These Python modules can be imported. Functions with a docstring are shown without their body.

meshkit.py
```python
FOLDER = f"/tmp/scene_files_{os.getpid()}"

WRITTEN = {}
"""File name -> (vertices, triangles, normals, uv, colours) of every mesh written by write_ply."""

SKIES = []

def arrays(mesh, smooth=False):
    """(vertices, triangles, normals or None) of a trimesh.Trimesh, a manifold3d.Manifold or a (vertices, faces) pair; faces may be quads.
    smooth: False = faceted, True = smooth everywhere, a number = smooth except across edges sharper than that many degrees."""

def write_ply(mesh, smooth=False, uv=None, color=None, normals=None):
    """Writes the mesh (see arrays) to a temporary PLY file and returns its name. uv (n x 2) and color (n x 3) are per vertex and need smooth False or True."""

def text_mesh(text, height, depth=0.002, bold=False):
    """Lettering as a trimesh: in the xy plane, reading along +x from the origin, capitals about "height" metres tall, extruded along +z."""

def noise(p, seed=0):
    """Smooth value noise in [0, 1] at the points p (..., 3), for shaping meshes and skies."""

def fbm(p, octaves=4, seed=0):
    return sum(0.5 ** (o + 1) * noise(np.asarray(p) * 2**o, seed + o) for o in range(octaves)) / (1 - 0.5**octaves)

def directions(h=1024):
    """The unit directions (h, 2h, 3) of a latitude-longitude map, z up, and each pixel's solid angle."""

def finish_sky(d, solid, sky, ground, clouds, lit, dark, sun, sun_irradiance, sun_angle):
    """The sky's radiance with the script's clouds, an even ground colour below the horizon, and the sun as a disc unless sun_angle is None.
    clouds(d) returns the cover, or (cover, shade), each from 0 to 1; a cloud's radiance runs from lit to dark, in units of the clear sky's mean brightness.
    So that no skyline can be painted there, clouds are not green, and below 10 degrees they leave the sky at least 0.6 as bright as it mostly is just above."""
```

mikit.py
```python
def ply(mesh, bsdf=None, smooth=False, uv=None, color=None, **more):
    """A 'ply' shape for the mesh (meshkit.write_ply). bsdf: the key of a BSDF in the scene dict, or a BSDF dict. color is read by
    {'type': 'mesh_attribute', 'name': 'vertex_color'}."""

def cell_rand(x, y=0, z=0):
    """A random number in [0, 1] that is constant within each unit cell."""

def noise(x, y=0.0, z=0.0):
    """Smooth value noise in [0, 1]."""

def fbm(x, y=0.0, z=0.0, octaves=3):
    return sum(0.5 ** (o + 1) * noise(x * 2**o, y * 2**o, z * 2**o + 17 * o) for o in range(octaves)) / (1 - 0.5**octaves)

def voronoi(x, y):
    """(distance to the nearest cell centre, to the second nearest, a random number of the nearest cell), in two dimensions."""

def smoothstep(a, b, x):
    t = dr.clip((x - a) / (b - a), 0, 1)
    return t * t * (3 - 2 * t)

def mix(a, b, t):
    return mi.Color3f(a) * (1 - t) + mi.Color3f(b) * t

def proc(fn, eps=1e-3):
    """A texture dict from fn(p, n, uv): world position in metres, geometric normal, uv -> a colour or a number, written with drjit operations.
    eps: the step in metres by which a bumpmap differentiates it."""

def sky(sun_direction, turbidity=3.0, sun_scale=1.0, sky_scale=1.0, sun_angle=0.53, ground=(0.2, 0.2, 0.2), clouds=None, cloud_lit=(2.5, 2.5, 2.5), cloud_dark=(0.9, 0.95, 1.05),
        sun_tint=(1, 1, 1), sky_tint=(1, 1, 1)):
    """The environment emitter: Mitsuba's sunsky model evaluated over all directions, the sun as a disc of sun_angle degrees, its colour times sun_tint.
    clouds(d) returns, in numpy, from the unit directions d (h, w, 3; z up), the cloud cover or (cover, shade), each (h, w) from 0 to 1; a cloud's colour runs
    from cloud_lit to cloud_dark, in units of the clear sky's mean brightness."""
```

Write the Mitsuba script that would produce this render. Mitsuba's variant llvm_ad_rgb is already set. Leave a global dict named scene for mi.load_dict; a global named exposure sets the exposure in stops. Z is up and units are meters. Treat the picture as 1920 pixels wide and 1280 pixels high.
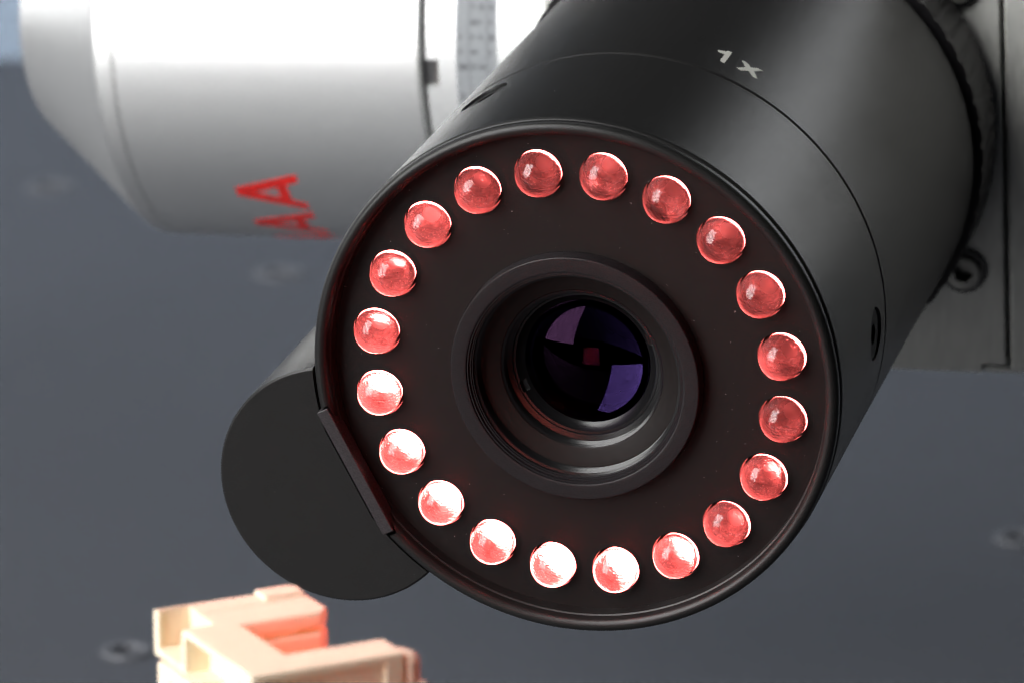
import math, random
import numpy as np
import trimesh
import manifold3d as mf
import mitsuba as mi
import mikit, meshkit
from mikit import proc, fbm, noise, smoothstep, mix
from shapely.geometry import Polygon, box as sbox
from shapely import affinity

T = mi.ScalarTransform4f
rng = random.Random(7)
scene, labels = {}, {}
S = 0.0235                       # metres per unit of the inspection camera's drawing (radius of its lamp circle)

# ------------------------------------------------------------------ camera
PITCH, CAM_H = math.radians(14.0), 0.22
RIGHT = np.array([1.0, 0, 0])
FWD = np.array([0, math.cos(PITCH), -math.sin(PITCH)])
DOWN = np.array([0, -math.sin(PITCH), -math.cos(PITCH)])
EYE = np.array([0, 0, CAM_H])
M3 = np.stack([RIGHT, DOWN, FWD], 1)          # drawing axes (right, down, forward) -> world


def world(p):
    return EYE + M3 @ np.asarray(p, float)


scene['camera'] = {'type': 'thinlens', 'fov': 2 * math.degrees(math.atan(960 / 7604.4)), 'fov_axis': 'x', 'near_clip': 0.02, 'far_clip': 60.0,
                   'aperture_radius': 0.0018, 'focus_distance': 19.25 * S,
                   'to_world': T().look_at(origin=EYE.tolist(), target=(EYE + FWD).tolist(), up=[0, 0, 1])}
exposure = 0.0

# ------------------------------------------------------------------ lamps (studio softboxes, all outside the frame)
FACE = world(np.array([0.3124, 0.1526, 19.157]) * S)


def frame_to(pos, target, up=(0, 0, 1)):
    z = np.asarray(target, float) - pos
    z /= np.linalg.norm(z)
    x = np.cross(up, z)
    x /= np.linalg.norm(x)
    m = np.eye(4)
    m[:3, 0], m[:3, 1], m[:3, 2], m[:3, 3] = x, np.cross(z, x), z, pos
    return m


def softbox(name, pos, target, w, h, radiance, label, weight=6.0):
    m = frame_to(np.asarray(pos, float), target)
    q = trimesh.Trimesh([[-w / 2, -h / 2, 0], [w / 2, -h / 2, 0], [w / 2, h / 2, 0], [-w / 2, h / 2, 0]], [[0, 1, 2], [0, 2, 3]], process=False)
    scene[name + '__diffuser'] = mikit.ply(q, 'lamp_cloth', to_world=T(m), emitter={'type': 'area', 'radiance': {'type': 'rgb', 'value': list(radiance)}, 'sampling_weight': weight})
    d = 0.22
    a, b = np.array([[-w / 2, -h / 2], [w / 2, -h / 2], [w / 2, h / 2], [-w / 2, h / 2]]) * 1.03, np.array([[-1, -1], [1, -1], [1, 1], [-1, 1]]) * 0.08
    v = np.vstack([np.c_[a, np.full(4, 0.02)], np.c_[a, np.full(4, -0.012)], np.c_[b, np.full(4, -d)]])
    f = []
    for k in range(4):
        n = (k + 1) % 4
        f += [[k, n, n + 4], [k, n + 4, k + 4], [k + 4, n + 4, n + 8], [k + 4, n + 8, k + 8]]
    f += [[8, 9, 10], [8, 10, 11]]
    scene[name + '__housing'] = mikit.ply(trimesh.Trimesh(v, f, process=False), 'lamp_black', to_world=T(m))
    labels[name] = {'label': label, 'category': 'softbox'}


scene['lamp_cloth'] = {'type': 'diffuse', 'reflectance': {'type': 'rgb', 'value': 0.6}}
scene['lamp_black'] = {'type': 'twosided', 'bsdf': {'type': 'diffuse', 'reflectance': {'type': 'rgb', 'value': 0.03}}}
KEY, RIM, SIDE, WASH = 9.3, 1.6, 2.4, 8.5
softbox('softbox', world([-0.84, -0.37, -0.21]), FACE, 0.78, 1.30, [KEY, KEY * 0.99, KEY * 0.98], 'large square white softbox standing left of the photographer', 12)
softbox('softbox_001', world([0.75, -0.62, 1.15]), FACE, 0.55, 0.55, [SIDE * 0.97, SIDE, SIDE * 1.02], 'square white softbox standing behind the bracket on the right', 4)
softbox('softbox_002', [-0.35, 1.0, 1.05], [-0.5, 1.9, 0.1], 0.8, 0.4, [WASH * 0.98, WASH, WASH * 1.03], 'wide white softbox hung over the table, turned towards the pale blue backdrop', 4)
softbox('softbox_003', FACE + M3 @ np.array([-0.68, -0.37, 0.55]), FACE, 0.6, 0.6, [RIM, RIM, RIM], 'square white softbox standing behind the robot arm on the left', 4)


# ------------------------------------------------------------------ materials
def principled(rgb, rough, metallic=0.0, spec=0.5, **more):
    return {'type': 'twosided', 'bsdf': {'type': 'principled', 'base_color': rgb if isinstance(rgb, dict) else {'type': 'rgb', 'value': rgb}, 'roughness': rough, 'metallic': metallic, 'specular': spec, **more}}


def grain(scale, amp):
    return lambda p, n, uv: amp * (noise(p.x * scale, p.y * scale, p.z * scale) + 0.6 * noise(p.x * scale * 2.3, p.y * scale * 2.3, p.z * scale * 2.3 + 5))


def bumped(inner, fn, eps):
    return {'type': 'twosided', 'bsdf': {'type': 'bumpmap', 'arbitrary': proc(fn, eps), 'scale': 1.0, 'bsdf': inner['bsdf']}}


def speck(p, k, cut):
    v = noise(p.x * k, p.y * k, p.z * k)
    return smoothstep(cut, cut + 0.05, v)


def black_paint(p, n, uv):
    g = 0.006 + 0.005 * noise(p.x * 9000, p.y * 9000, p.z * 9000)
    return mix(mi.Color3f(g, g * 0.99, g * 0.98), mi.Color3f(0.12), 0.6 * speck(p, 1700, 0.965))


scene['black_anodised'] = principled(proc(black_paint), 0.40, spec=0.36)
scene['black_face'] = principled(proc(lambda p, n, uv: mix(mi.Color3f(0.0052, 0.0036, 0.0034) * (0.75 + 0.5 * noise(p.x * 8000, p.y * 8000, p.z * 8000)), mi.Color3f(0.2, 0.19, 0.19), 0.7 * speck(p, 2300, 0.945))), 0.5, spec=0.27)
scene['black_rough'] = principled(proc(lambda p, n, uv: mi.Color3f(0.009, 0.0083, 0.0095) * (0.6 + 0.8 * noise(p.x * 9000, p.y * 9000, p.z * 9000))), 0.42, spec=0.32)
scene['bar_black'] = principled(proc(lambda p, n, uv: mi.Color3f(0.020, 0.0175, 0.0195) * (0.6 + 0.8 * noise(p.x * 7000, p.y * 7000, p.z * 7000))), 0.45)
scene['black_gloss'] = principled([0.006, 0.006, 0.0065], 0.22, spec=0.4)
scene['bore_brown'] = principled([0.006, 0.0043, 0.004], 0.45, spec=0.2)
scene['deep_black'] = principled([0.003, 0.003, 0.003], 0.6, spec=0.2)
scene['mark_paint'] = principled([0.46, 0.46, 0.42], 0.6)
scene['epoxy'] = {'type': 'bumpmap', 'arbitrary': proc(lambda p, n, uv: 0.000013 * noise(p.x * 6500, p.y * 6500, p.z * 6500) + 0.000022 * noise(p.x * 1100, p.y * 1100, p.z * 1100), 2e-5), 'scale': 1.0,
                  'bsdf': {'type': 'dielectric', 'int_ior': 1.52, 'ext_ior': 1.0}}
scene['bright_cup'] = principled(proc(lambda p, n, uv: mi.Color3f(0.34, 0.31, 0.31) * (0.12 + 1.3 * noise(p.x * 2600, p.y * 2600, p.z * 2600) * noise(p.x * 7000, p.y * 7000, p.z * 7000))), 0.4, metallic=0.3)
scene['front_coating'] = {'type': 'dielectric', 'int_ior': 1.6, 'ext_ior': 1.0, 'specular_reflectance': {'type': 'rgb', 'value': [0.085, 0.036, 0.095]}}
scene['rear_coating'] = {'type': 'dielectric', 'int_ior': 1.6, 'ext_ior': 1.0, 'specular_reflectance': {'type': 'rgb', 'value': [0.07, 0.04, 0.19]}}


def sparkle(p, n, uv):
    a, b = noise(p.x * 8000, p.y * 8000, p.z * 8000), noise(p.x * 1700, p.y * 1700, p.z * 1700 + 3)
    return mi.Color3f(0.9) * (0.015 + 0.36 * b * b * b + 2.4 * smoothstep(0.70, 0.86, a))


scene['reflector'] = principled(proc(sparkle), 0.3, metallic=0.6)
scene['silver_paint'] = {'type': 'twosided', 'bsdf': {'type': 'blendbsdf', 'weight': 0.09, 'metal': {'type': 'roughconductor', 'material': 'none', 'alpha': 0.137, 'distribution': 'ggx', 'specular_reflectance': {'type': 'rgb', 'value': [0.85, 0.86, 0.855]}},
                         'paint': {'type': 'diffuse', 'reflectance': {'type': 'rgb', 'value': [0.75, 0.76, 0.75]}}}}
scene['silver_side'] = principled([0.72, 0.73, 0.73], 0.42, metallic=0.6)
scene['groove_dark'] = principled([0.05, 0.05, 0.052], 0.6)
scene['red_paint'] = principled([0.72, 0.02, 0.016], 0.4)
scene['label_grey'] = principled([0.26, 0.275, 0.29], 0.6, spec=0.3)
scene['label_ink'] = principled([0.11, 0.115, 0.125], 0.6, spec=0.3)
scene['slot_dark'] = principled([0.09, 0.08, 0.075], 0.6)
scene['aluminium'] = principled(proc(lambda p, n, uv: mi.Color3f(0.58, 0.585, 0.555) * (0.93 + 0.14 * noise(p.x * 1500, p.y * 1500, p.z * 300))), 0.42, metallic=0.25)
scene['dark_steel'] = principled([0.05, 0.05, 0.052], 0.35, metallic=0.5)
scene['screw_steel'] = principled([0.30, 0.30, 0.28], 0.35, metallic=0.6)
scene['bushing_steel'] = principled([0.095, 0.10, 0.112], 0.5, metallic=0.2)
scene['bright_steel'] = principled([0.5, 0.5, 0.48], 0.3, metallic=0.9)
scene['cream_plastic'] = {'type': 'principledthin', 'base_color': {'type': 'rgb', 'value': [0.92, 0.85, 0.67]}, 'roughness': 0.35, 'diff_trans': 0.36, 'eta': 1.5}
scene['table_paint'] = principled(proc(lambda p, n, uv: mi.Color3f(0.0415, 0.0443, 0.0525) * (0.72 + 0.56 * fbm(p.x * 6, p.y * 3.5, 0.0))), 0.5)
scene['backdrop_paper'] = principled([0.50, 0.62, 0.78], 0.9, spec=0.1)


# ------------------------------------------------------------------ mesh helpers
def lathe(profile, n=240):
    """Closed (radius, height) outline turned round z -> Manifold."""
    cs = mf.CrossSection([np.asarray(profile, float)], mf.FillRule.NonZero)
    return cs.revolve(n)


def cyl(r, z0, z1, n=96, r1=None):
    return mf.Manifold.cylinder(z1 - z0, r, r if r1 is None else r1, n).translate([0, 0, z0])


def block(x0, x1, y0, y1, z0, z1):
    return mf.Manifold.cube([x1 - x0, y1 - y0, z1 - z0]).translate([x0, y0, z0])


def rblock(x0, x1, y0, y1, z0, z1, r=0.012, seg=12):
    s = mf.Manifold.sphere(r, seg)
    return mf.Manifold.batch_hull([s.translate([x, y, z]) for x in (x0 + r, x1 - r) for y in (y0 + r, y1 - r) for z in (z0 + r, z1 - r)])


def mat4(R3, origin, scale=1.0):
    m = np.eye(4)
    m[:3, :3], m[:3, 3] = R3 * scale, origin
    return m


def put(key, mesh, bsdf, m, smooth=30, **more):
    scene[key] = mikit.ply(mesh, bsdf, smooth=smooth, to_world=T(m), **more)


def arc(cx, cy, r, a0, a1, n=7):
    return [(cx + r * math.cos(math.radians(a)), cy + r * math.sin(math.radians(a))) for a in np.linspace(a0, a1, n)]


def wrap(poly, fn, thick, step):
    """Thin slab of a flat outline, subdivided and bent by fn(x, y, z)."""
    gs = getattr(poly, 'geoms', [poly])
    m = trimesh.util.concatenate([trimesh.creation.extrude_polygon(g, thick, engine='earcut') for g in gs])
    v, f = trimesh.remesh.subdivide_to_size(m.vertices, m.faces, step, max_iter=12)
    v = np.array(fn(v[:, 0], v[:, 1], v[:, 2])).T
    return trimesh.Trimesh(v, f, process=False)


# ------------------------------------------------------------------ setting: table and backdrop
def ground_at(px, py):
    d = M3 @ np.array([(px - 960) / 7604.4, (py - 640) / 7604.4, 1.0])
    return EYE + d * (-EYE[2] / d[2])


EDGE = 1.245
holes = [(ground_at(238, 1222), 0.0046), (ground_at(1912, 1010), 0.0050), (ground_at(522, 515), 0.0062), (ground_at(95, 352), 0.0068)]
tab = block(-1.6, 1.6, 0.25, EDGE, -0.05, 0.0)
for (p, r) in holes:
    tab -= cyl(r * 0.62, -0.0007, 0.01, 40).translate([p[0], p[1], 0])
put('table', tab, 'table_paint', np.eye(4), smooth=30)
labels['table'] = {'label': 'slate grey table top behind and below everything, out of focus', 'kind': 'structure', 'category': 'table'}
for k, (p, r) in enumerate(holes):
    ring = lathe([(r * 0.60, -0.0006), (r * 0.60, 0.0002), (r * 0.66, 0.0006), (r * 0.95, 0.0006), (r, 0.0002), (r, -0.0006)], 48)
    put('table__bushing' + (f'_{k:03d}' if k else ''), ring, 'bushing_steel', mat4(np.eye(3), [p[0], p[1], 0.0]), smooth=30)
paper = [(-4, 1.75, -0.4), (4, 1.75, -0.4), (4, 1.75, 0.32), (-4, 1.75, 0.32)]
v = np.array(paper + [(x, y + 0.01, z) for x, y, z in paper])
put('backdrop', trimesh.Trimesh(v, [[0, 1, 2], [0, 2, 3], [4, 6, 5], [4, 7, 6], [0, 4, 5], [0, 5, 1], [3, 2, 6], [3, 6, 7]], process=False), 'backdrop_paper', np.eye(4), smooth=False)
labels['backdrop'] = {'label': 'pale blue backdrop beyond the far edge of the table', 'kind': 'structure', 'category': 'backdrop'}

# ------------------------------------------------------------------ inspection camera: local axes u, v and a (a points into the barrel)
U_, V_, A_ = (M3 @ np.array(x) for x in ([0.95731, 0.0, -0.28908], [0.09895, 0.93959, 0.32766], [0.27163, -0.34225, 0.89949]))
A_ = A_ / np.linalg.norm(A_)
U_ = U_ - A_ * (U_ @ A_); U_ /= np.linalg.norm(U_)
V_ = np.cross(A_, U_)
BM = mat4(np.stack([U_, V_, A_], 1), FACE, S)
CAMK = 'inspection_camera'
labels[CAMK] = {'label': 'matt black camera barrel with a ring of twenty lit red lamps round its lens', 'category': 'inspection camera'}


def cam_part(name, mesh, bsdf, smooth=30, **more):
    put(CAMK + '__' + name, mesh, bsdf, BM, smooth, **more)


RB = 1.279
# ring light housing with its beaded rim, cut flat where the small bar sits, two set screw holes
prof = [(1.20, 0.30), (1.20, -0.075)] + arc(1.236, -0.098, 0.036, 190, 385, 20)[0:0]
bead = [(1.198, 0.02), (1.204, -0.070), (1.211, -0.074), (1.212, -0.096)] + [(1.2435 + 0.0315 * math.cos(t), -0.100 - 0.032 * math.sin(t)) for t in np.linspace(math.pi, 0, 22)] + [(1.2745, -0.082), (1.264, -0.072), (1.264, -0.060), (1.273, -0.056), (RB, -0.046)]
outer = bead + [(RB, 0.995), (RB - 0.008, 1.004), (1.22, 1.004), (1.22, 0.9), (1.198, 0.9)]
house = lathe(outer, 320)
BAR_ANG = 157.4
house -= block(1.176, 1.5, -0.350, 0.363, -0.3, -0.030).rotate([0, 0, BAR_ANG])
for ang, s in ((3.6, 0.768), (-116.5, 0.764), (123.5, 0.766)):
    hole = mf.Manifold.cylinder(1.0, 0.128, 0.128, 56).rotate([0, 90, 0]).translate([0.95, 0, s]) + mf.Manifold.cylinder(0.05, 0.126, 0.142, 56).rotate([0, 90, 0]).translate([RB - 0.022, 0, s])
    house -= hole.rotate([0, 0, ang])
house -= block(1.249, 1.5, -0.362, 0.374, -0.3, 0.10).rotate([0, 0, BAR_ANG])
cam_part('ring_housing', house, 'black_anodised', 28)
for k, (ang, s) in enumerate(((3.6, 0.768), (-116.5, 0.764))):
    screw = cyl(0.118, 0, 0.06, 32) - mf.Manifold.cylinder(0.1, 0.055, 0.055, 6).translate([0, 0, 0.02])
    cam_part('set_screw' + (f'_{k:03d}' if k else ''), screw.rotate([0, 90, 0]).translate([1.205, 0, s]).rotate([0, 0, ang]), 'deep_black')
# small flat bar closing the rim
cam_part('rim_bar', rblock(1.184, 1.247, -0.333, 0.352, -0.131, -0.03, 0.006, 8).rotate([0, 0, BAR_ANG]), 'bar_black', 30)

# lamp face plate, with holes for the lamps
N_LED, T0, TILT = 20, 264.649, math.radians(9.0)
led_dirs = []
for k in range(N_LED):
    t = math.radians(T0 + 18 * k)
    rad = np.array([math.cos(t), math.sin(t), 0.0])
    tan = np.array([-math.sin(t), math.cos(t), 0.0])
    tilt, lean = TILT + math.radians(rng.uniform(-1.8, 1.8)), math.radians(rng.uniform(-1.8, 1.8))
    ax = np.array([0, 0, -1.0]) * math.cos(tilt) - rad * math.sin(tilt) + tan * math.sin(lean)
    ax /= np.linalg.norm(ax)
    tan = tan - ax * (tan @ ax)
    tan /= np.linalg.norm(tan)
    led_dirs.append((rad, ax, np.cross(tan, ax), tan))
plate = lathe([(0.60, 0.05), (0.60, -0.008), (1.1995, -0.008), (1.1995, 0.05)], 320)
for rad, ax, e1, e2 in led_dirs:
    R3 = np.stack([e1, e2, ax], 1)
    plate -= cyl(0.1155, -0.3, 0.3, 48).transform(np.c_[R3, rad])
cam_part('face_plate', plate, 'black_face', 28)
cam_part('lamp_well', lathe([(0.70, 0.34), (0.70, 0.33), (1.19, 0.33), (1.19, 0.34)], 96), 'deep_black')

# the lamps: clear domes over a lit die in a reflector cup
dome_r = 0.1065
dprof = [(0, -0.20), (0.092, -0.20), (dome_r, -0.19), (dome_r, -0.02), (dome_r, 0.0)] + [(dome_r * math.cos(a), dome_r * math.sin(a)) for a in np.linspace(0, math.pi / 2, 20)[1:-1]] + [(0, dome_r)]
dome = lathe(dprof, 56)
cup = lathe([(0.0, -0.122), (0.044, -0.122), (0.066, -0.094), (0.070, -0.094), (0.070, -0.135), (0.0, -0.135)], 44)
base = lathe([(0.0705, -0.105), (0.084, -0.102), (0.099, -0.062), (0.1025, -0.062), (0.1025, -0.185), (0.0705, -0.185)], 44)
die = trimesh.creation.cylinder(radius=0.041, height=0.008, sections=28)
die.apply_translation([0, 0, -0.117])
DIE = [60.0, 6.6, 5.9]
dome_ply, cup_ply, base_ply = mikit.ply(dome, 'epoxy', smooth=40), mikit.ply(cup, 'bright_cup', smooth=30), mikit.ply(base, 'reflector', smooth=30)
die_ply = mikit.ply(die, 'lamp_cloth', smooth=False, emitter={'type': 'area', 'radiance': {'type': 'rgb', 'value': DIE}, 'sampling_weight': 1.0})
BEAM = [0.0044, 0.00048, 0.00048]
STRAY = [0.000022, 0.000001, 0.0000008]
for k, (rad, ax, e1, e2) in enumerate(led_dirs):
    key = CAMK + '__lamp' + (f'_{k:03d}' if k else '')
    ang = rng.uniform(0, 2 * math.pi)
    c, s_ = math.cos(ang), math.sin(ang)
    R3 = np.stack([e1 * c + e2 * s_, -e1 * s_ + e2 * c, ax], 1)
    m = BM @ mat4(R3, rad + np.array([0, 0, -0.022 + rng.uniform(-0.008, 0.008)]))
    scene[key + '__dome'] = {**dome_ply, 'to_world': T(m)}
    scene[key + '__reflector'] = {**cup_ply, 'to_world': T(m)}
    scene[key + '__lead_frame'] = {**base_ply, 'to_world': T(m)}
    scene[key + '__die'] = {**die_ply, 'to_world': T(m)}
    o = (m @ np.array([0, 0, dome_r + 0.02, 1]))[:3]
    d = (m @ np.array([0, 0, 1.0, 0]))[:3]
    scene[f'beam_{k:03d}'] = {'type': 'spot', 'to_world': T().look_at(origin=o.tolist(), target=(o + d / np.linalg.norm(d)).tolist(), up=[0, 0, 1]), 'intensity': {'type': 'rgb', 'value': BEAM},
                              'cutoff_angle': 34.0, 'beam_width': 14.0, 'sampling_weight': 0.5}
    stray = (m @ np.array([0, 0, dome_r + 0.05, 1]))[:3]          # what the clear dome scatters sideways
    scene[f'stray_{k:03d}'] = {'type': 'point', 'position': stray.tolist(), 'intensity': {'type': 'rgb', 'value': STRAY}, 'sampling_weight': 0.3}

# lens mount and lens
cam_part('lens_mount', lathe([(0.6, 0.04), (0.612, -0.012), (0.606, -0.068)] + arc(0.598, -0.076, 0.008, 0, -90, 4) + [(0.540, -0.084), (0.530, -0.080), (0.5275, -0.070), (0.522, -0.070), (0.519, -0.055), (0.512, -0.055), (0.510, -0.046), (0.506, -0.046), (0.505, 0.05), (0.52, 0.06)], 240), 'black_rough', 25)
inner = [(0.5045, -0.03)]
for k in range(4):                                   # fine thread at the mouth of the bore
    z = -0.03 + 0.014 * k
    inner += [(0.4925, z + 0.004), (0.503, z + 0.011)]
inner += [(0.496, 0.03), (0.488, 0.034)]
cam_part('thread_ring', lathe(inner + [(0.488, 0.045), (0.5045, 0.045)], 200), 'black_gloss', 20)
cam_part('bore_cone', lathe([(0.5045, 0.036), (0.480, 0.036), (0.400, 0.058), (0.396, 0.062), (0.396, 0.08), (0.5045, 0.08)], 200), 'bore_brown', 25)
ret = [(0.3955, 0.062)]
for k in range(5):
    z = 0.064 + 0.012 * k
    ret += [(0.384, z + 0.004), (0.392, z + 0.010)]
ret += [(0.376, 0.126), (0.360, 0.130), (0.356, 0.136), (0.345, 0.138), (0.330, 0.160), (0.309, 0.176), (0.304, 0.184), (0.304, 0.20), (0.42, 0.20), (0.42, 0.081), (0.3955, 0.081)]
rr = lathe(ret, 200)
for ang in (-20, 160):
    rr -= block(0.30, 0.352, -0.028, 0.028, 0.05, 0.165).rotate([0, 0, ang])
cam_part('retaining_ring', rr, 'black_gloss', 20)


def cap(r, R, z0, sign, n=14):
    """Points of a spherical surface from the axis out to radius r; vertex at z0, bulging towards -z when sign is -1."""
    xs = np.linspace(0, r, n)
    return [(x, z0 - sign * (R - math.sqrt(R * R - x * x))) for x in xs]


front = cap(0.318, 0.52, 0.075, -1)
back = cap(0.318, 0.72, 0.50, 1)


def turned(profile, n=128):
    """Open (radius, height) line turned round z; its faces look to the left of the way the line runs."""
    p, t = np.asarray(profile, float), np.arange(n) * 2 * np.pi / n
    v = np.stack([p[:, None, 0] * np.cos(t), p[:, None, 0] * np.sin(t), p[:, None, 1] + 0 * t], -1).reshape(-1, 3)
    i, j = np.meshgrid(np.arange(len(p) - 1), np.arange(n), indexing='ij')
    a, b, c, d = i * n + j, i * n + (j + 1) % n, (i + 1) * n + (j + 1) % n, (i + 1) * n + j
    f = np.vstack([np.stack([a, c, b], -1).reshape(-1, 3), np.stack([a, d, c], -1).reshape(-1, 3)])
    m = trimesh.Trimesh(v, f, process=False)
    m.update_faces(m.nondegenerate_faces())
    m.merge_vertices()
    return m


front[0] = (1e-4, front[0][1])
back[0] = (1e-4, back[0][1])
fm, bm = turned(front), turned(back)
if fm.face_normals[:, 2].mean() > 0: fm.invert()
if bm.face_normals[:, 2].mean() < 0: bm.invert()
cam_part('front_lens', fm, 'front_coating', True)
cam_part('front_lens__rear_face', bm, 'rear_coating', True)
cam_part('lens_tube', lathe([(0.42, 0.2005), (0.325, 0.2005), (0.32, 0.45), (0.275, 0.47), (0.275, 1.2), (0.0, 1.2), (0.0, 1.25), (0.42, 1.25)], 96), 'deep_black', 25)

# main barrel behind the seam, with its mark, and the knurled lock ring
cam_part('barrel', lathe([(1.235, 1.006), (RB - 0.006, 1.018), (RB, 1.026), (1.291, 3.46), (1.284, 3.485), (1.20, 3.49), (1.20, 3.52), (0.6, 3.52), (0.6, 1.006)], 320), 'black_anodised', 28)


def on_barrel(x, y, z):
    t, r = np.radians(x), RB + 0.012 * (y - 1.0) / 2.4 + 0.0006 + z
    return r * np.cos(t), r * np.sin(t), y


one = Polygon([(-68.5, 1.332), (-66.9, 1.346), (-66.42, 1.370), (-65.5, 1.369), (-65.38, 1.193), (-66.52, 1.198), (-66.62, 1.306), (-68.15, 1.308)])
ex = Polygon([(-62.66, 1.325), (-61.29, 1.324), (-60.10, 1.290), (-58.90, 1.325), (-57.55, 1.329), (-59.05, 1.264), (-57.40, 1.197), (-58.60, 1.195), (-59.98, 1.236), (-61.47, 1.193), (-62.63, 1.200), (-61.06, 1.260)])
for k, g in enumerate((one, ex)):
    cam_part('magnification_mark' + (f'_{k:03d}' if k else ''), wrap(g, on_barrel, 0.0012, 0.6), 'mark_paint', False)
kn = cyl(1.335, 3.52, 3.96, 320)
for k in range(66):
    kn -= cyl(0.030, 3.5, 4.0, 10).translate([1.352, 0, 0]).rotate([0, 0, 360 / 66 * k])
kn += cyl(1.22, 3.4, 4.05, 128)
cam_part('knurled_ring', kn, 'black_rough', 25)

# side housing beside the ring light
LC = 1.354 * np.array([math.cos(math.radians(156.0)), math.sin(math.radians(156.0))])
lob = lathe([(0.0, -0.075), (0.598, -0.075), (0.608, -0.066), (0.608, 2.6), (0, 2.6)], 160).translate([LC[0], LC[1], 0]) - (cyl(1.302, -0.5, 0.5, 200) - block(1.279, 1.5, -0.335, 0.357, -0.5, 0.095).rotate([0, 0, BAR_ANG])) - cyl(1.285, 0.4, 3.0, 200)
cam_part('side_housing', lob, 'black_anodised', 28)

# ------------------------------------------------------------------ mounting bracket behind the barrel
ROT = math.radians(2.4)
PM = BM @ mat4(np.array([[math.cos(ROT), -math.sin(ROT), 0], [math.sin(ROT), math.cos(ROT), 0], [0, 0, 1.0]]), [0, 0, 0])
BK = 'mounting_bracket'
labels[BK] = {'label': 'grey metal bracket plates with socket screws behind the black barrel', 'category': 'bracket'}
pl = rblock(-1.25, 1.345, -1.30, 1.455, 4.06, 4.36, 0.01, 8)
sp = [(1.123, 0.845), (1.123, -0.815)]
for x, y in sp:
    pl -= cyl(0.130, 3.9, 4.20, 64).translate([x, y, 0])
pl -= block(1.205, 1.5, 1.40, 1.6, 3.9, 5.2)
put(BK + '__plate', pl, 'aluminium', PM, 28)
side = rblock(1.365, 2.9, -1.45, 1.445, 4.07, 4.9, 0.03, 10) + rblock(1.212, 2.0, 1.424, 1.458, 4.09, 4.8, 0.006, 8) + block(1.33, 1.40, -1.3, 1.43, 4.24, 4.8)
put(BK + '__side_plate', side, 'aluminium', PM, 28)
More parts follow.
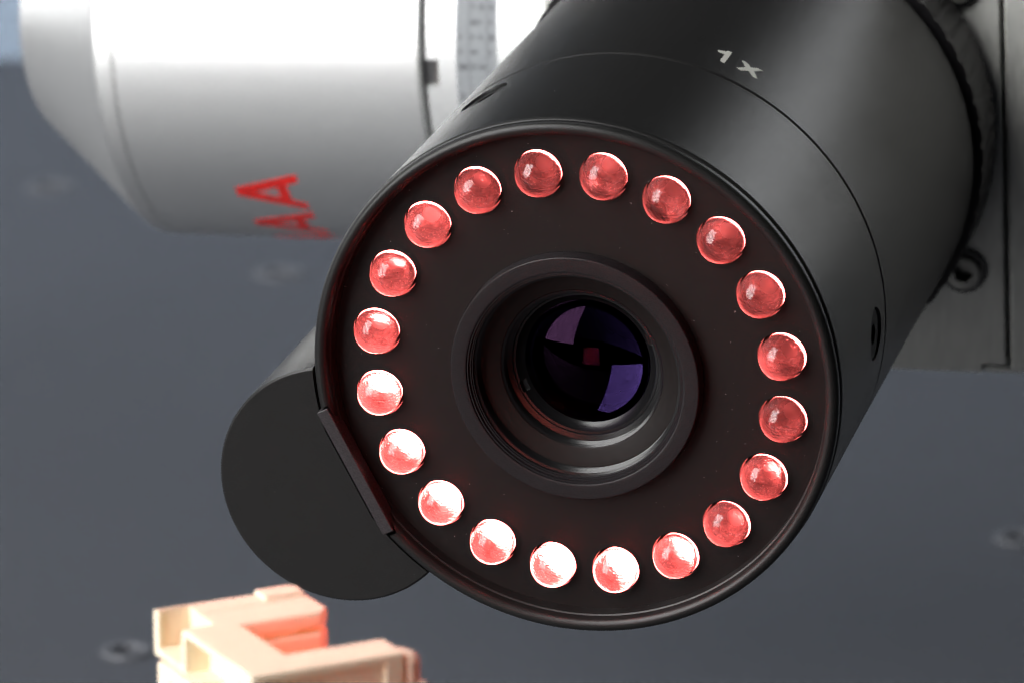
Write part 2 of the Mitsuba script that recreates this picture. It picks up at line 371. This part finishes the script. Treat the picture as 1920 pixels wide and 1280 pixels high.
for k, (x, y) in enumerate(sp):
    hd = lathe([(0, 4.0), (0.088, 4.0)] + [(0.096, 4.004), (0.102, 4.012)] + [(0.102, 4.18), (0, 4.18)], 64) - mf.Manifold.cylinder(0.14, 0.060, 0.060, 6).rotate([0, 0, 14 + 20 * k]).translate([0, 0, 3.95])
    hd = hd - cyl(0.066, 3.9, 4.006, 48, 0.05)
    put(BK + '__socket_screw' + (f'_{k:03d}' if k else ''), hd.translate([x, y, 0]), 'screw_steel', PM, 28)
    put(BK + '__socket_screw' + (f'_{k:03d}' if k else '') + '__washer', lathe([(0.104, 4.03), (0.126, 4.03), (0.126, 4.19), (0.104, 4.19)], 64).translate([x, y, 0]), 'dark_steel', PM, 28)

# ------------------------------------------------------------------ robot arm: a lying silver cylinder, g along its axis, 0 degrees up the page
AD = M3 @ np.array([0.9538, 0.0379, -0.2980]); AD /= np.linalg.norm(AD)
AE1 = M3 @ np.array([-0.2982, 0.0, -0.9545]); AE1 -= AD * (AE1 @ AD); AE1 /= np.linalg.norm(AE1)
AE2 = np.cross(AD, AE1)
# local x = -e1 , y = e2, z = d
AX = -AE1
R3 = np.stack([AX, np.cross(AD, AX), AD], 1)
ARM_S = S * 26.0 / 23.5
AM = mat4(R3, world(np.array([-1.4215, -1.8692, 23.5]) * ARM_S), ARM_S)
sgn = 1.0 if np.dot(np.cross(AD, AX), AE2) > 0 else -1.0
RA = 1.2607
AK = 'robot_arm'
labels[AK] = {'label': 'silver white robot arm cylinder with red lettering and a tapered end', 'category': 'robot arm'}


def fillet(p, r, n=6):
    """Rounds the inner corners of an open outline (radius, height)."""
    out = [p[0]]
    for a, b, c in zip(p, p[1:], p[2:]):
        a, b, c = map(np.array, (a, b, c))
        d1, d2 = (a - b) / np.linalg.norm(a - b), (c - b) / np.linalg.norm(c - b)
        k = min(r, 0.45 * np.linalg.norm(a - b), 0.45 * np.linalg.norm(c - b))
        for t in np.linspace(0, 1, n):
            out.append(tuple(b + d1 * k * (1 - t) ** 2 + d2 * k * t ** 2))
    return out + [p[-1]]


put(AK + '__end_cap', lathe(fillet([(0, -1.27), (0.66, -1.27), (RA, -0.552), (RA, -0.4475), (RA - 0.008, -0.444), (0, -0.444)], 0.03), 200), 'silver_paint', AM, 30)
put(AK + '__casing', lathe(fillet([(0, -0.440), (RA - 0.008, -0.4405), (RA, -0.437), (RA, 1.350), (RA - 0.012, 1.360), (RA - 0.10, 1.362), (0, 1.364)], 0.012), 200), 'silver_paint', AM, 30)
put(AK + '__joint_gap', lathe([(0, 1.30), (RA - 0.06, 1.30), (RA - 0.06, 1.42), (0, 1.42)], 160), 'groove_dark', AM, 30)
band = lathe(fillet([(0, 1.392), (RA - 0.012, 1.392), (RA - 0.004, 1.398), (RA - 0.004, 2.10), (RA - 0.03, 2.13), (0, 2.13)], 0.01), 200)
PHI = lambda deg: math.radians(deg)
slot = block(1.0, 1.5, -0.075, 0.075, 1.385, 1.465).rotate([0, 0, 163.0 * sgn])
put(AK + '__band', band - slot, 'silver_side', AM, 30)
put(AK + '__slot', cyl(RA - 0.07, 1.39, 1.47, 96), 'slot_dark', AM, 30)
put(AK + '__shoulder', lathe([(0, 2.1), (RA - 0.10, 2.1), (RA - 0.10, 2.24), (RA, 2.25), (RA, 2.5), (0, 2.5)], 160), 'groove_dark', AM, 30)


def on_arm(lift):
    def fn(x, y, z):
        t, r = np.radians(y) * sgn, RA + lift + z
        return r * np.cos(t), r * np.sin(t), x
    return fn


def letter_a(g0, g1, c, hw):
    """The capital A, its top towards -g; widths in degrees round the arm."""
    w, L = 0.62 * hw / 2.0, g1 - g0
    k = 0.075
    outer_ = Polygon([(g0, c - w * 0.75), (g0, c + w * 0.75), (g1, c + hw + 0.3), (g1, c + hw - w * 1.25), (g0 + 0.30 * L, c), (g1, c - hw + w * 1.25), (g1, c - hw - 0.3)])
    bar = Polygon([(g0 + 0.64 * L, c - hw * 0.62), (g0 + 0.64 * L, c + hw * 0.62), (g0 + 0.80 * L, c + hw * 0.72), (g0 + 0.80 * L, c - hw * 0.72)])
    return outer_.union(bar)


for k, c in enumerate((125.7, 109.6, 93.6)):
    put(AK + '__lettering' + (f'_{k:03d}' if k else ''), wrap(letter_a(0.138, 0.533, c, 7.0), on_arm(0.0008), 0.0015, 2.0), 'red_paint', AM, False)
lift = -0.003
put(AK + '__rating_label', wrap(sbox(1.567, 126, 1.802, 214), on_arm(lift), 0.0015, 3.0), 'label_grey', AM, False)
ink = [sbox(1.575, 191, 1.79, 192.3), sbox(1.64, 130, 1.646, 191), sbox(1.745, 130, 1.752, 191)]
for r in range(15):
    y = 187 - 3.7 * r
    for x0, x1 in ((1.585, 1.63), (1.655, 1.695), (1.70, 1.738), (1.757, 1.79)):
        if rng.random() < (0.35 if x0 < 1.6 and r < 4 else 0.78):
            w = rng.uniform(0.35, 1.0)
            ink.append(sbox(x0, y - rng.uniform(0.5, 0.9), x0 + (x1 - x0) * w, y + rng.uniform(0.4, 0.8)))
from shapely import union_all
put(AK + '__rating_label__print', wrap(union_all(ink), on_arm(lift + 0.002), 0.0012, 3.0), 'label_ink', AM, False)

# ------------------------------------------------------------------ cream plastic connector in front of the lens
TH = math.radians(27.8)
CB, CS = np.array([math.cos(TH), math.sin(TH), 0]), np.array([math.sin(TH), -math.cos(TH), 0])
CO = world(np.array([(286.7 - 960) / 7604.4, (1141 - 640) / 7604.4, 1.0]) * 16.2 * S)
CM = mat4(np.stack([CB, CS, [0, 0, -1.0]], 1), CO, S)
rb = rblock
layer = rb(0, 0.62, 0, 0.135, 0, 0.19) + rb(0.0, 0.64, 0.0, 0.325, 0.005, 0.075, 0.02) + rb(0.0, 0.645, 0.12, 0.33, 0.092, 0.20, 0.02) + rb(0.1, 0.5, 0.05, 0.30, 0.02, 0.19)
layer += rb(0.44, 0.615, 0.0, 0.112, -0.018, 0.06, 0.01)
layer += rb(0, 0.232, 0.285, 0.80, 0, 0.19) + rb(0, 0.655, 0.758, 0.95, 0, 0.19, 0.014)
layer -= block(-0.1, 0.145, 0.028, 0.283, -0.05, 0.150)
layer += rb(0, 0.02, 0.0, 0.05, 0, 0.19, 0.008)
layer -= block(-0.05, 0.10, 0.325, 0.70, 0.024, 0.172)
layer -= block(0.07, 0.575, 0.93, 1.0, 0.036, 0.3)
for y in (0, 0.33):                                    # chamfered right-hand ends of the prongs
    layer -= block(-0.06, 0.06, -0.06, 0.06, -0.1, 0.4).rotate([0, 0, 45]).translate([0.665, y, 0])
low = rb(0.006, 0.62, 0.006, 0.32, 0.212, 1.1, 0.02) + rb(0.006, 0.232, 0.3, 0.80, 0.205, 1.1) + rb(0.006, 0.645, 0.765, 0.945, 0.2, 1.1)
low -= block(0.026, 0.145, 0.10, 0.40, 0.25, 0.5)
low -= block(-0.05, 0.10, 0.325, 0.70, 0.23, 0.6)
low -= block(0.07, 0.575, 0.93, 1.0, 0.1, 0.8)
core = block(0.10, 0.56, 0.06, 0.925, 0.1, 1.1) - block(0.235, 0.8, 0.32, 0.765, 0.0, 1.2)
NK = 'plastic_connector'
labels[NK] = {'label': 'cream plastic connector lit pink by the red lamps, below the black barrel', 'category': 'connector'}
put(NK + '__housing', layer + low + core, 'cream_plastic', CM, 30)
pins = mf.Manifold.batch_hull([mf.Manifold.sphere(0.045, 16).translate(p) for p in ([0.675, 0.855, 0.06], [0.675, 0.855, 0.25], [0.69, 0.90, 0.06], [0.69, 0.90, 0.25])])
put(NK + '__latch', pins, 'cream_plastic', CM, 40)
for k, p in enumerate(([0.735, 0.93, 0.16], [0.715, 0.95, 0.235])):
    put(NK + '__pin' + (f'_{k:03d}' if k else ''), mf.Manifold.batch_hull([mf.Manifold.sphere(0.024, 16).translate(p), mf.Manifold.sphere(0.02, 12).translate([p[0] - 0.12, p[1], p[2] + 0.01])]), 'cream_plastic', CM, 40)
